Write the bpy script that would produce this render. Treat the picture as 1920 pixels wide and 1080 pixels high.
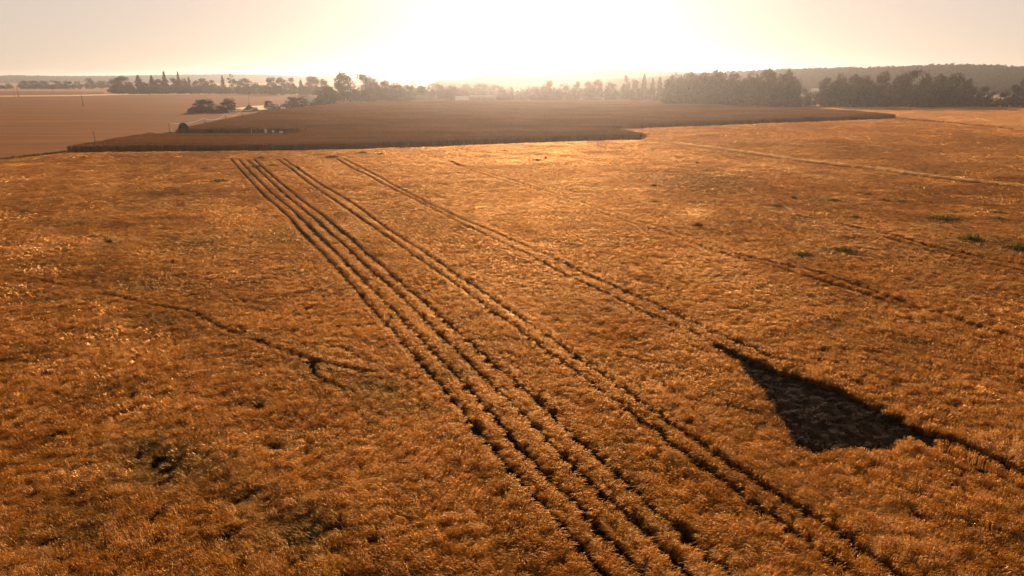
import bpy, math, random
import numpy as np
from mathutils import Vector

for o in list(bpy.data.objects):
    bpy.data.objects.remove(o)
SC = bpy.context.scene
COL = SC.collection
R = math.radians

# ------------------------------------------------------------------ camera
W, H, F = 1920.0, 1080.0, 1280.0
CAMH = 25.0
HOR = 147.0                                    # picture row of the true horizon
PITCH = math.atan((540 - HOR) / F)
cd = bpy.data.cameras.new("camera")
cd.sensor_width = 36.0
cd.lens = F / W * 36.0
cd.clip_start = 0.5
cd.clip_end = 30000
cam = bpy.data.objects.new("camera", cd)
COL.objects.link(cam)
cam.location = (0, 0, CAMH)
cam.rotation_euler = (R(90) - PITCH, 0, 0)
SC.camera = cam

# ------------------------------------------------------------------ sky, sun, exposure
SUN_EL, SUN_AZ = R(17.0), R(2.5)               # azimuth to the right of straight ahead
wd = bpy.data.worlds.new("World")
SC.world = wd
wd.use_nodes = True
nt = wd.node_tree
nt.nodes.clear()
sky = nt.nodes.new("ShaderNodeTexSky")
sky.sky_type = 'NISHITA'
sky.sun_disc = False
sky.sun_elevation = SUN_EL
sky.sun_rotation = SUN_AZ
sky.air_density = 0.9
sky.dust_density = 1.0
sky.ozone_density = 1.0
tint = nt.nodes.new("ShaderNodeMix")
tint.data_type = 'RGBA'
tint.blend_type = 'MULTIPLY'
tint.inputs[0].default_value = 1.0
tint.inputs[7].default_value = (1.0, 0.83, 0.73, 1)     # the picture's warm white balance
bg = nt.nodes.new("ShaderNodeBackground")
bg.inputs[1].default_value = 0.146
wo = nt.nodes.new("ShaderNodeOutputWorld")
veil = nt.nodes.new("ShaderNodeGamma")               # a dusty veil evens the sky out
veil.inputs[1].default_value = 0.25
nt.links.new(sky.outputs[0], veil.inputs[0])
nt.links.new(veil.outputs[0], tint.inputs[6])
nt.links.new(tint.outputs[2], bg.inputs[0])
nt.links.new(bg.outputs[0], wo.inputs[0])

sd = bpy.data.lights.new("sun", 'SUN')
sd.energy = 5.0
sd.angle = R(0.5)
sd.color = (1.0, 0.73, 0.52)
sun = bpy.data.objects.new("sun", sd)
COL.objects.link(sun)
sdir = Vector((math.sin(SUN_AZ) * math.cos(SUN_EL), math.cos(SUN_AZ) * math.cos(SUN_EL), math.sin(SUN_EL)))
sun.rotation_euler = (-sdir).to_track_quat('-Z', 'Y').to_euler()
sun.location = (0, 0, 200)

SC.view_settings.view_transform = 'Standard'
SC.view_settings.look = 'None'
SC.view_settings.exposure = 1.5
SC.view_settings.gamma = 1.0
SC.cycles.volume_bounces = 0
SC.cycles.max_bounces = 6
SC.cycles.diffuse_bounces = 3
SC.cycles.use_denoising = True

# ------------------------------------------------------------------ picture <-> place
cP, sP = math.cos(PITCH), math.sin(PITCH)

def gp(x, y, z=0.0):
    """where the sight line through photo pixel (x, y) meets the height z"""
    cx, cy = (x - 960) / F, (540 - y) / F
    dx, dy, dz = cx, cP + cy * sP, -sP + cy * cP
    t = (z - CAMH) / dz
    return Vector((t * dx, t * dy, z))

def pxy(P):
    """photo pixels of an array of points"""
    X, Y, Z = P[:, 0], P[:, 1], P[:, 2] - CAMH
    d = Y * cP - Z * sP
    return np.stack([960 + F * X / d, 540 - F * (Y * sP + Z * cP) / d], 1)

def m_per_px(p):
    return (p.y * cP - (p.z - CAMH) * sP) / F

def inpoly(q, poly):
    x, y = q[:, 0], q[:, 1]
    r = np.zeros(len(q), bool)
    n = len(poly)
    j = n - 1
    for i in range(n):
        xi, yi = poly[i]
        xj, yj = poly[j]
        if yi != yj:
            c = ((yi > y) != (yj > y)) & (x < (xj - xi) * (y - yi) / (yj - yi) + xi)
            r ^= c
        j = i
    return r

def seg_dist(P, line):
    d = np.full(len(P), 1e9)
    for (a, b) in zip(line[:-1], line[1:]):
        ax, ay, bx, by = a[0], a[1], b[0], b[1]
        m = (P[:, 0] > min(ax, bx) - 3) & (P[:, 0] < max(ax, bx) + 3) & (P[:, 1] > min(ay, by) - 3) & (P[:, 1] < max(ay, by) + 3)
        if not m.any():
            continue
        p = P[m]
        L2 = (bx - ax) ** 2 + (by - ay) ** 2 + 1e-9
        t = np.clip(((p[:, 0] - ax) * (bx - ax) + (p[:, 1] - ay) * (by - ay)) / L2, 0, 1)
        dd = np.hypot(p[:, 0] - ax - t * (bx - ax), p[:, 1] - ay - t * (by - ay))
        d[m] = np.minimum(d[m], dd)
    return d

def _hash(ix, iy, s):
    h = (ix.astype(np.int64) * 374761393 + iy.astype(np.int64) * 668265263 + s * 974634551) & 0x7fffffff
    h = ((h ^ (h >> 13)) * 1274126177) & 0x7fffffff
    return ((h ^ (h >> 16)) & 0xffff) / 65535.0

def vnoise(x, y, s=0):
    ix, iy = np.floor(x), np.floor(y)
    fx, fy = x - ix, y - iy
    fx, fy = fx * fx * (3 - 2 * fx), fy * fy * (3 - 2 * fy)
    a, b = _hash(ix, iy, s), _hash(ix + 1, iy, s)
    c, d = _hash(ix, iy + 1, s), _hash(ix + 1, iy + 1, s)
    return (a * (1 - fx) + b * fx) * (1 - fy) + (c * (1 - fx) + d * fx) * fy

def fbm(x, y, s=0, o=3):
    r, a, t = 0, 1.0, 0
    for k in range(o):
        r = r + a * vnoise(x * 2 ** k, y * 2 ** k, s + k)
        t += a
        a *= 0.5
    return r / t

# ------------------------------------------------------------------ mesh helpers
def mesh_from(name, verts, faces, rnd=None):
    """faces: (n,4) or (n,3) array or list of lists"""
    me = bpy.data.meshes.new(name)
    v = np.asarray(verts, np.float32)
    if isinstance(faces, np.ndarray):
        n, k = faces.shape
        me.vertices.add(len(v))
        me.vertices.foreach_set("co", v.ravel())
        me.loops.add(n * k)
        me.loops.foreach_set("vertex_index", faces.astype(np.int32).ravel())
        me.polygons.add(n)
        me.polygons.foreach_set("loop_start", np.arange(0, n * k, k, dtype=np.int32))
        me.update(calc_edges=True)
    else:
        me.from_pydata([tuple(p) for p in v], [], faces)
        me.update()
    if rnd is not None:
        a = me.attributes.new("rnd", 'FLOAT', 'FACE')
        a.data.foreach_set("value", np.asarray(rnd, np.float32))
    return me

def obj(name, me, mat=None, parent=None, smooth=False):
    o = bpy.data.objects.new(name, me)
    COL.objects.link(o)
    if mat is not None:
        me.materials.clear()
        me.materials.append(mat)
    if parent is not None:
        o.parent = parent
    if smooth:
        me.polygons.foreach_set("use_smooth", np.ones(len(me.polygons), bool))
    return o

def tag(o, label=None, cat=None, group=None, kind=None):
    if label: o["label"] = label
    if cat: o["category"] = cat
    if group: o["group"] = group
    if kind: o["kind"] = kind
    return o

def root(name, loc, label, cat, group=None, rz=0.0, scale=(1, 1, 1)):
    e = bpy.data.objects.new(name, None)
    e.empty_display_size = 0.5
    COL.objects.link(e)
    e.location = loc
    e.rotation_euler = (0, 0, rz)
    e.scale = scale
    return tag(e, label, cat, group)

class MB:
    def __init__(self):
        self.v, self.f = [], []
    def add(self, vs, fs):
        b = len(self.v)
        self.v += [tuple(p) for p in vs]
        self.f += [[i + b for i in f] for f in fs]
        return self
    def box(self, x0, x1, y0, y1, z0, z1):
        return self.add([(x0, y0, z0), (x1, y0, z0), (x1, y1, z0), (x0, y1, z0), (x0, y0, z1), (x1, y0, z1), (x1, y1, z1), (x0, y1, z1)],
                        [[0, 3, 2, 1], [4, 5, 6, 7], [0, 1, 5, 4], [1, 2, 6, 5], [2, 3, 7, 6], [3, 0, 4, 7]])
    def tube(self, pts, rads, n=7):
        pts = [Vector(p) for p in pts]
        vs, fs = [], []
        for i, p in enumerate(pts):
            t = (pts[min(i + 1, len(pts) - 1)] - pts[max(i - 1, 0)]).normalized()
            a = t.orthogonal().normalized()
            b = t.cross(a)
            for k in range(n):
                an = 2 * math.pi * k / n
                vs.append(p + (a * math.cos(an) + b * math.sin(an)) * rads[i])
        for i in range(len(pts) - 1):
            for k in range(n):
                fs.append([i * n + k, i * n + (k + 1) % n, (i + 1) * n + (k + 1) % n, (i + 1) * n + k])
        fs.append(list(range(n - 1, -1, -1)))
        fs.append([(len(pts) - 1) * n + k for k in range(n)])
        return self.add(vs, fs)
    def mesh(self, name):
        return mesh_from(name, self.v, self.f)

def ribbons(lines, widths, wdirs, rnds):
    """lines (n,k,3) centre lines, widths (n,k), wdirs (n,3): flat ribbons of quads"""
    n, k, _ = lines.shape
    off = wdirs[:, None, :] * widths[:, :, None] * 0.5
    v = np.stack([lines - off, lines + off], 2).reshape(-1, 3)
    base = (np.arange(n) * k * 2)[:, None]
    i = np.arange(k - 1)[None, :] * 2
    a = base + i
    f = np.stack([a, a + 1, a + 3, a + 2], 2).reshape(-1, 4)
    return v, f, np.repeat(rnds, k - 1)

def join(parts):
    vs, fs, rs, b = [], [], [], 0
    for v, f, r in parts:
        vs.append(v); fs.append(f + b); rs.append(r); b += len(v)
    return np.concatenate(vs), np.concatenate(fs), np.concatenate(rs)

# ------------------------------------------------------------------ materials
def new_mat(name):
    m = bpy.data.materials.new(name)
    m.use_nodes = True
    t = m.node_tree
    for n in list(t.nodes):
        t.nodes.remove(n)
    return m, t, t.nodes.new, t.links.new

def ramp(t, stops):
    r = t.nodes.new("ShaderNodeValToRGB")
    el = r.color_ramp.elements
    while len(el) < len(stops):
        el.new(0.5)
    for e, (p, c) in zip(el, stops):
        e.position = p
        e.color = (*c, 1)
    return r

def plant_mat(name, cols, trans, rough=0.55, green=None, spec=0.3, inst=None, stint=None):
    """leafy matter: per-face and per-clump variation, light passing through"""
    m, t, N, L = new_mat(name)
    at = N("ShaderNodeAttribute"); at.attribute_name = "rnd"; at.attribute_type = 'GEOMETRY'
    fac = at.outputs["Fac"]
    if inst:
        ai = N("ShaderNodeAttribute"); ai.attribute_name = inst; ai.attribute_type = 'INSTANCER'
        ad = N("ShaderNodeMath"); ad.operation = 'MULTIPLY_ADD'
        L(at.outputs["Fac"], ad.inputs[0]); ad.inputs[1].default_value = 0.45
        sep = N("ShaderNodeSeparateXYZ"); L(ai.outputs["Vector"], sep.inputs[0])
        L(sep.outputs[0], ad.inputs[2])
        fac = ad.outputs[0]
    n = len(cols)
    rp = ramp(t, [(i / (n - 1), c) for i, c in enumerate(cols)])
    L(fac, rp.inputs[0])
    col = rp.outputs[0]
    if green and inst:
        mx = N("ShaderNodeMix"); mx.data_type = 'RGBA'
        L(sep.outputs[1], mx.inputs[0]); L(col, mx.inputs[6]); mx.inputs[7].default_value = (*green, 1)
        col = mx.outputs[2]
    p = N("ShaderNodeBsdfPrincipled")
    p.inputs["Roughness"].default_value = rough
    p.inputs["Specular IOR Level"].default_value = spec
    L(col, p.inputs["Base Color"])
    tr = N("ShaderNodeBsdfTranslucent")
    L(col, tr.inputs[0])
    ms = N("ShaderNodeMixShader"); ms.inputs[0].default_value = trans
    L(p.outputs[0], ms.inputs[1]); L(tr.outputs[0], ms.inputs[2])
    res = ms.outputs[0]
    if stint:                                    # waxy straw: a warm sheen that grows toward glancing light
        gl = N("ShaderNodeBsdfAnisotropic"); gl.inputs["Color"].default_value = (*stint, 1); gl.inputs["Roughness"].default_value = 0.52
        fr = N("ShaderNodeFresnel"); fr.inputs[0].default_value = 1.22
        m2 = N("ShaderNodeMixShader")
        L(fr.outputs[0], m2.inputs[0]); L(res, m2.inputs[1]); L(gl.outputs[0], m2.inputs[2])
        res = m2.outputs[0]
    o = N("ShaderNodeOutputMaterial"); L(res, o.inputs[0])
    return m

def ground_mat(name, cols, scale=0.15, stretch=(1, 1, 1), bump=0.5, fine=3.0, rz=0.0):
    m, t, N, L = new_mat(name)
    tc = N("ShaderNodeNewGeometry")
    mp = N("ShaderNodeMapping"); mp.inputs["Scale"].default_value = stretch; mp.inputs["Rotation"].default_value = (0, 0, rz)
    L(tc.outputs["Position"], mp.inputs[0])
    n1 = N("ShaderNodeTexNoise"); n1.inputs["Scale"].default_value = scale; n1.inputs["Detail"].default_value = 6; n1.inputs["Roughness"].default_value = 0.65
    n2 = N("ShaderNodeTexNoise"); n2.inputs["Scale"].default_value = fine; n2.inputs["Detail"].default_value = 4
    L(mp.outputs[0], n1.inputs[0]); L(mp.outputs[0], n2.inputs[0])
    ad = N("ShaderNodeMath"); ad.operation = 'MULTIPLY_ADD'
    L(n2.outputs[0], ad.inputs[0]); ad.inputs[1].default_value = 0.5
    sb = N("ShaderNodeMath"); sb.operation = 'SUBTRACT'; L(n1.outputs[0], sb.inputs[0]); sb.inputs[1].default_value = 0.25
    L(sb.outputs[0], ad.inputs[2])
    n = len(cols)
    rp = ramp(t, [(0.25 + 0.5 * i / max(1, n - 1), c) for i, c in enumerate(cols)])
    L(ad.outputs[0], rp.inputs[0])
    p = N("ShaderNodeBsdfPrincipled"); p.inputs["Roughness"].default_value = 1.0; p.inputs["Specular IOR Level"].default_value = 0.02
    L(rp.outputs[0], p.inputs["Base Color"])
    bp = N("ShaderNodeBump"); bp.inputs["Strength"].default_value = bump; bp.inputs["Distance"].default_value = 0.5
    L(ad.outputs[0], bp.inputs["Height"]); L(bp.outputs[0], p.inputs["Normal"])
    o = N("ShaderNodeOutputMaterial"); L(p.outputs[0], o.inputs[0])
    return m

def solid(name, c, rough=0.6, var=0.15, metallic=0.0, scale=1.5):
    m, t, N, L = new_mat(name)
    tc = N("ShaderNodeTexCoord")
    n1 = N("ShaderNodeTexNoise"); n1.inputs["Scale"].default_value = scale; n1.inputs["Detail"].default_value = 4
    L(tc.outputs["Object"], n1.inputs[0])
    rp = ramp(t, [(0.3, tuple(x * (1 - var) for x in c)), (0.7, tuple(min(1, x * (1 + var)) for x in c))])
    L(n1.outputs[0], rp.inputs[0])
    p = N("ShaderNodeBsdfPrincipled"); p.inputs["Roughness"].default_value = rough; p.inputs["Metallic"].default_value = metallic
    L(rp.outputs[0], p.inputs["Base Color"])
    o = N("ShaderNodeOutputMaterial"); L(p.outputs[0], o.inputs[0])
    return m

M_WHEAT = plant_mat("wheat_straw", [(0.060, 0.0185, 0.0010), (0.22, 0.072, 0.0028), (0.42, 0.153, 0.009), (0.56, 0.30, 0.10)], 0.62, 0.8, spec=0.0, stint=(.70, .41, .16), green=(0.045, 0.040, 0.008), inst="wtint")
M_DARKCROP = plant_mat("brown_crop", [(0.12, 0.046, 0.009), (0.22, 0.092, 0.020), (0.31, 0.140, 0.034)], 0.08, 0.6, green=(0.06, 0.05, 0.010), inst="wtint", spec=0.0)
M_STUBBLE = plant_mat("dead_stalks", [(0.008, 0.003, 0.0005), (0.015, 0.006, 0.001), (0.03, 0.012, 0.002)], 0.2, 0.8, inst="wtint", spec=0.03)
M_LEAF = plant_mat("foliage", [(0.022, 0.016, 0.004), (0.045, 0.030, 0.007), (0.080, 0.052, 0.012)], 0.15, 0.8, spec=0.05)
M_NEEDLE = plant_mat("needles", [(0.024, 0.019, 0.006), (0.042, 0.031, 0.008), (0.062, 0.044, 0.012)], 0.1, 0.8, spec=0.05)
M_WEED = plant_mat("weed_green", [(0.032, 0.026, 0.003), (0.07, 0.054, 0.006), (0.125, 0.088, 0.010)], 0.25, 0.8, spec=0.05)
M_BARK = solid("bark", (0.075, 0.05, 0.035), 0.9)
M_POLE = solid("weathered_pole", (0.06, 0.042, 0.03), 0.85)
M_SOIL = ground_mat("field_soil", [(0.008, 0.003, 0.0006), (0.013, 0.005, 0.001), (0.02, 0.008, 0.0015)], 0.3, fine=4, bump=0.2)
M_STRAWGROUND = ground_mat("mown_field", [(0.070, 0.022, 0.001), (0.115, 0.038, 0.001), (0.16, 0.057, 0.002)], 0.03, (0.25, 2.2, 1), 0.7, 0.6, R(-20))
M_LAND = ground_mat("far_land", [(0.12, 0.07, 0.03), (0.20, 0.11, 0.045), (0.28, 0.16, 0.07)], 0.006, (0.6, 2.5, 1), 0.3, 0.05)
M_VERGE = plant_mat("dry_grass", [(0.42, 0.22, 0.06), (0.60, 0.35, 0.12), (0.72, 0.46, 0.18)], 0.55, 0.8, spec=0.0, stint=(.62, .40, .2), inst="wtint")
M_PALE = ground_mat("pale_strip", [(0.42, 0.25, 0.12), (0.55, 0.34, 0.18), (0.64, 0.42, 0.24)], 0.05, (1, 1, 1), 0.3, 0.8)
M_TRACK = ground_mat("dust_track", [(0.40, 0.28, 0.17), (0.5, 0.36, 0.23), (0.6, 0.45, 0.3)], 0.2, (1, 1, 1), 0.3, 2)
M_HILL = ground_mat("wooded_hill", [(0.03, 0.023, 0.008), (0.05, 0.036, 0.011), (0.07, 0.048, 0.015)], 0.02, (1, 1, 1), 0.3, 0.1)
M_HEAP = ground_mat("dark_earth", [(0.05, 0.028, 0.016), (0.085, 0.048, 0.027), (0.12, 0.07, 0.04)], 0.5, (1, 1, 1), 1.0, 2)
M_WHITE = solid("white_paint", (0.62, 0.57, 0.50), 0.35, 0.05)
M_CABLE = solid("bright_cable", (0.6, 0.54, 0.45), 0.7, 0.05, 0.0)
M_RENDER = solid("pale_render", (0.55, 0.47, 0.38), 0.85, 0.12, scale=0.4)
M_TILE = solid("brown_tile", (0.24, 0.13, 0.08), 0.8, 0.2, scale=0.8)
M_ROOFW = solid("pale_sheet_roof", (0.52, 0.41, 0.29), 0.35, 0.06, scale=0.2)
M_ROOFT = solid("tan_sheet_roof", (0.20, 0.145, 0.10), 1.0, 0.1, scale=0.2)
M_GLASS = solid("dark_pane", (0.03, 0.03, 0.035), 0.15, 0.1)
M_DOOR = solid("brown_door", (0.12, 0.07, 0.045), 0.6)
M_STEEL = solid("grey_steel", (0.35, 0.33, 0.31), 0.5, 0.1, 0.5)
M_PINK = solid("faded_red_plastic", (0.62, 0.30, 0.24), 0.4, 0.1)

# ------------------------------------------------------------------ the setting: land and fields as sheets
def sheet(name, poly, z, mat, kind="structure", pz=0.0):
    vs = [gp(x, y, pz) for x, y in poly]
    me = mesh_from(name, [(p.x, p.y, z) for p in vs], [list(range(len(vs)))])
    o = obj(name, me, mat)
    if o.data.polygons[0].normal.z < 0:
        me.flip_normals()
    return tag(o, kind=kind)

g = mesh_from("ground", [(-9000, -300, 0), (9000, -300, 0), (9000, 12000, 0), (-9000, 12000, 0)], [[0, 1, 2, 3]])
tag(obj("ground", g, M_LAND), kind="structure")

NEAR = [(-900, 1500), (-900, 330), (0, 301), (135, 288), (270, 286), (560, 284), (800, 277), (1000, 269), (1200, 263), (1215, 262),
        (1280, 273), (1380, 285), (1520, 305), (1640, 318), (1747, 333), (1920, 353), (2600, 440), (2600, 1500)]
RIGHTF = [(1213, 262), (1130, 244), (1400, 234), (1680, 223), (1753, 229), (1840, 237), (1920, 247), (2500, 300), (2500, 424), (1920, 350), (1747, 330),
          (1640, 315), (1520, 302), (1380, 282), (1280, 270)]
FARR = [(1690, 221), (1600, 214), (1480, 208), (1360, 202.5), (1500, 202), (1920, 201), (2400, 201), (2500, 295), (1920, 244), (1840, 234), (1753, 226)]
DARK = [(131, 284), (270, 282), (560, 280), (800, 274), (1000, 266), (1212, 259), (1130, 243.5), (1400, 231), (1682, 220), (1600, 212), (1480, 206), (1360, 201),
        (1290, 195), (1150, 190), (900, 191), (740, 193), (640, 197), (560, 206), (500, 213), (430, 228), (330, 250), (230, 266)]
CLEAR = [(282, 250.5), (400, 249.8), (563, 249.0), (584, 240.6), (400, 239.8), (300, 242.6)]
sheet("field_soil", [(-900, 1700), (-900, 332), (0, 302), (131, 287), (300, 252), (430, 229), (560, 207), (740, 194), (900, 192), (1150, 191), (1290, 196),
                     (1360, 202), (1920, 200.5), (2500, 200.5), (2600, 300), (2600, 1700)], 0.08, M_SOIL)
sheet("mown_field", [(-900, 332), (-900, 182), (0, 181.5), (130, 180.5), (250, 178), (370, 177), (560, 177.5), (620, 185), (640, 196), (560, 207),
                     (430, 229), (300, 252), (131, 287), (0, 302)], 0.12, M_STRAWGROUND)
sheet("far_wheat_strip", [(-400, 181.5), (0, 181), (130, 180), (250, 177.6), (390, 176.4), (390, 174.5), (250, 175), (130, 179), (0, 180), (-400, 180)], 0.16, M_PALE)
sheet("far_stubble", [(-400, 179), (0, 179), (100, 178), (195, 176.5), (195, 171.5), (0, 171), (-400, 171)], 0.12, M_STRAWGROUND)
sheet("dirt_track", [(440, 203.5), (475, 199), (500, 197.5), (560, 197), (580, 199), (560, 201.5), (530, 203), (500, 206), (470, 207)], 0.16, M_TRACK)

# ------------------------------------------------------------------ instancing stuff over the fields
def scatter(name, pts, rot, scl, idx, wt, protos, kind="stuff"):
    pc = bpy.data.collections.new(name + "_sources")
    for k, (me, mat) in enumerate(protos):
        po = bpy.data.objects.new(f"{name}_clump_{k:02d}", me)
        me.materials.clear(); me.materials.append(mat)
        pc.objects.link(po)
    me = bpy.data.meshes.new(name)
    n = len(pts)
    me.vertices.add(n)
    me.vertices.foreach_set("co", np.asarray(pts, np.float32).ravel())
    for nm, ty, key, arr in (("rot", 'FLOAT_VECTOR', "vector", rot), ("scl", 'FLOAT_VECTOR', "vector", scl), ("wtint", 'FLOAT_VECTOR', "vector", wt), ("idx", 'INT', "value", idx)):
        a = me.attributes.new(nm, ty, 'POINT')
        a.data.foreach_set(key, np.asarray(arr, np.int32 if ty == 'INT' else np.float32).ravel())
    o = bpy.data.objects.new(name, me)
    COL.objects.link(o)
    t = bpy.data.node_groups.new(name + "_nodes", 'GeometryNodeTree')
    t.interface.new_socket("Geometry", in_out='INPUT', socket_type='NodeSocketGeometry')
    t.interface.new_socket("Geometry", in_out='OUTPUT', socket_type='NodeSocketGeometry')
    N, L = t.nodes.new, t.links.new
    gi, go = N('NodeGroupInput'), N('NodeGroupOutput')
    ip = N('GeometryNodeInstanceOnPoints')
    ci = N('GeometryNodeCollectionInfo')
    ci.inputs[0].default_value = pc
    ci.inputs['Separate Children'].default_value = True
    ci.inputs['Reset Children'].default_value = True
    def na(nm, ty):
        x = N('GeometryNodeInputNamedAttribute'); x.data_type = ty; x.inputs[0].default_value = nm
        return x.outputs[0]
    e2r = N('FunctionNodeEulerToRotation')
    L(na("rot", 'FLOAT_VECTOR'), e2r.inputs[0])
    L(gi.outputs[0], ip.inputs['Points'])
    L(ci.outputs[0], ip.inputs['Instance'])
    ip.inputs['Pick Instance'].default_value = True
    L(na("idx", 'INT'), ip.inputs['Instance Index'])
    L(e2r.outputs[0], ip.inputs['Rotation'])
    L(na("scl", 'FLOAT_VECTOR'), ip.inputs['Scale'])
    L(ip.outputs[0], go.inputs[0])
    md = o.modifiers.new("scatter", 'NODES')
    md.node_group = t
    return tag(o, kind=kind)

def grid_pts(x0, x1, y0, y1, s, rng, jit=0.8):
    xs, ys = np.arange(x0, x1, s), np.arange(y0, y1, s)
    X, Y = np.meshgrid(xs, ys)
    P = np.stack([X.ravel(), Y.ravel(), np.zeros(X.size)], 1)
    P[:, :2] += (rng.random((len(P), 2)) - 0.5) * s * jit
    return P

def visible(P, mx=160, my=200):
    q = pxy(P)
    return (P[:, 1] > 5) & (q[:, 0] > -mx) & (q[:, 0] < 1920 + mx) & (q[:, 1] < 1080 + my)

# --- wheat tufts
def wheat_tuft(seed, n=46, r=0.25, h=0.8, ew=1.0):
    n = int(n * 1.15)
    rg = np.random.default_rng(seed)
    a, rr = rg.random(n) * 6.283, np.sqrt(rg.random(n)) * r
    b = np.stack([np.cos(a) * rr, np.sin(a) * rr, np.zeros(n)], 1)
    ht = h * (1.08 - 0.5 * rg.random(n) ** 2.2)
    th = rg.normal(0, 0.45, n)
    lean = np.stack([np.cos(th), np.sin(th), np.zeros(n)], 1) * rg.uniform(0.05, 0.36, n)[:, None]
    up = np.array([0, 0, 1.0])
    m = b + lean * 0.35 * ht[:, None] + up * (ht * 0.6)[:, None]
    t = b + lean * ht[:, None] + up * ht[:, None]
    wa = rg.random(n) * 3.1416
    wdir = np.stack([np.cos(wa), np.sin(wa), np.zeros(n)], 1)
    stem = ribbons(np.stack([b, m, t], 1), np.tile([0.014, 0.014, 0.012], (n, 1)), wdir, rg.random(n) * 0.7)
    ln = lean / (np.linalg.norm(lean, axis=1, keepdims=True) + 1e-6)
    el = rg.uniform(0.13, 0.26, n)[:, None]
    e1 = t + ln * el * 0.6 + up * el * rg.uniform(-0.1, 0.3, n)[:, None]
    e2 = e1 + ln * el * 0.6 - up * el * rg.uniform(0.0, 0.6, n)[:, None]
    wd2 = np.cross(ln, up) * 0.8 + up * rg.uniform(-0.6, 0.6, n)[:, None]
    ear = ribbons(np.stack([t, e1, e2], 1), np.tile([0.022, 0.038, 0.010], (n, 1)) * ew, wd2, 0.35 + rg.random(n) * 0.65)
    k = n // 2
    la = rg.random(k) * 6.283
    ld = np.stack([np.cos(la), np.sin(la), np.zeros(k)], 1)
    l0 = m[:k]
    l1 = l0 + ld * 0.10 + up * 0.06
    l2 = l1 + ld * 0.10 - up * rg.uniform(0.02, 0.12, k)[:, None]
    leaf = ribbons(np.stack([l0, l1, l2], 1), np.tile([0.012, 0.022, 0.006], (k, 1)) * ew, np.cross(ld, up), rg.random(k) * 0.6)
    v, f, rn = join([stem, ear, leaf])
    return mesh_from("wheat_tuft", v, f, rn)

TUFTS = [(wheat_tuft(10 + i, 46, 0.30, ew=0.55), M_WHEAT) for i in range(3)] + [(wheat_tuft(13 + i, 70, 0.32, ew=0.8), M_WHEAT) for i in range(3)]
TUFTS += [(wheat_tuft(20 + i, 105, 0.42), M_WHEAT) for i in range(4)]          # wider clumps for the middle distance
TUFTS += [(wheat_tuft(30 + i, 230, 0.80), M_WHEAT) for i in range(4)]          # and the far parts
TUFTS += [(wheat_tuft(70 + i, 32, 0.19, ew=0.75), M_WHEAT) for i in range(4)]          # slim ones beside the wheel tracks

TR = {
 'A': [(434,300.5),(451.5,321),(480,352),(498.7,373),(520.7,391),(546,415),(561.7,435),(576,449),(640,516.7),(680,563),(700,587),(731.5,621),(763,657.6),(785,683),(817,720),(847,753),(887,803),(927,853),(967,900),(1000,937),(1033,973),(1073,1017),(1123,1073),(1190,1150)],
 'B': [(448,300.5),(473.5,329),(505,360),(520.7,375),(544,393),(569.5,417),(585,434),(601,449),(640,488),(687,537),(711,560),(734.6,583.6),(763,615),(788,638.7),(810,664),(835,689),(863,720),(907,767),(927,787),(970,843),(1007,880),(1040,917),(1083,960),(1117,993),(1160,1040),(1197,1077),(1260,1140)],
 'C': [(462.5,300.5),(483,318.6),(508,343),(539.6,372),(571,398),(593,416),(612,434),(629,449),(640,458),(683,500),(737,547),(767.7,577),(794.5,604),(818,627.7),(841.7,649.7),(870,675),(889,697),(917,722),(953,757),(1000,803),(1040,847),(1080,887),(1120,923),(1160,960),(1200,997),(1240,1037),(1277,1073),(1340,1135)],
 'D': [(476,300),(494,317),(514,335),(546,362),(576,387),(601,403.6),(629,428),(656,450),(677,470),(727,513),(780,560),(807,583.6),(841.7,613.5),(870,638.7),(895,661),(926.7,690.6),(963,720),(1000,753),(1050,800),(1097,843),(1143,883),(1193,930),(1237,973),(1280,1007),(1313,1037),(1357,1078),(1420,1135)],
 'E': [(518,299),(546,319),(577,344),(609,366.6),(646.7,391.8),(672,410),(700,429.5),(740,457),(783,487),(827,518),(884,560),(911,579),(939,599),(964.5,618),(999,645),(1050,682),(1103,720),(1160,763),(1223,810),(1280,854),(1330,890),(1373,920),(1423,960),(1473,993),(1520,1030),(1590,1078),(1680,1140)],
 'F': [(531,299),(558.5,318),(590,340.6),(613.6,355.6),(646.7,375),(678,395.7),(703,416),(750,448),(800,480),(860,522),(916,560),(945.5,580.5),(972,599),(999,616.7),(1070,668),(1143,720),(1187,748),(1280,814),(1330,850),(1390,890),(1447,927),(1507,968),(1563,1000),(1613,1040),(1670,1078),(1750,1140)],
 'G': [(631,299),(659,317),(690,331),(719,348),(743,360),(807,393),(867,423),(923,450),(993,483),(1057,518),(1123,548),(1173,572),(1223,597),(1273,617),(1300,628.7),(1327,642),(1363,658),(1388,669),(1423,683),(1450,694)],
 'H': [(643,299),(690,323),(719,338),(733,347),(800,382),(873,417),(923,437),(990,467),(1057,498),(1130,533),(1173,552),(1223,573),(1280,600),(1320,620),(1363,639.7),(1391,651.5),(1426,665.6),(1464,680.6)],
 'K': [(1478,706),(1520,719),(1568,736),(1600,752),(1630,766),(1680,792),(1720,812),(1793,832),(1847,857),(1920,893),(2050,960)],
 'L': [(1700,826),(1773,850),(1813,870),(1873,900),(1920,925),(2050,990)],
}
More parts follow.
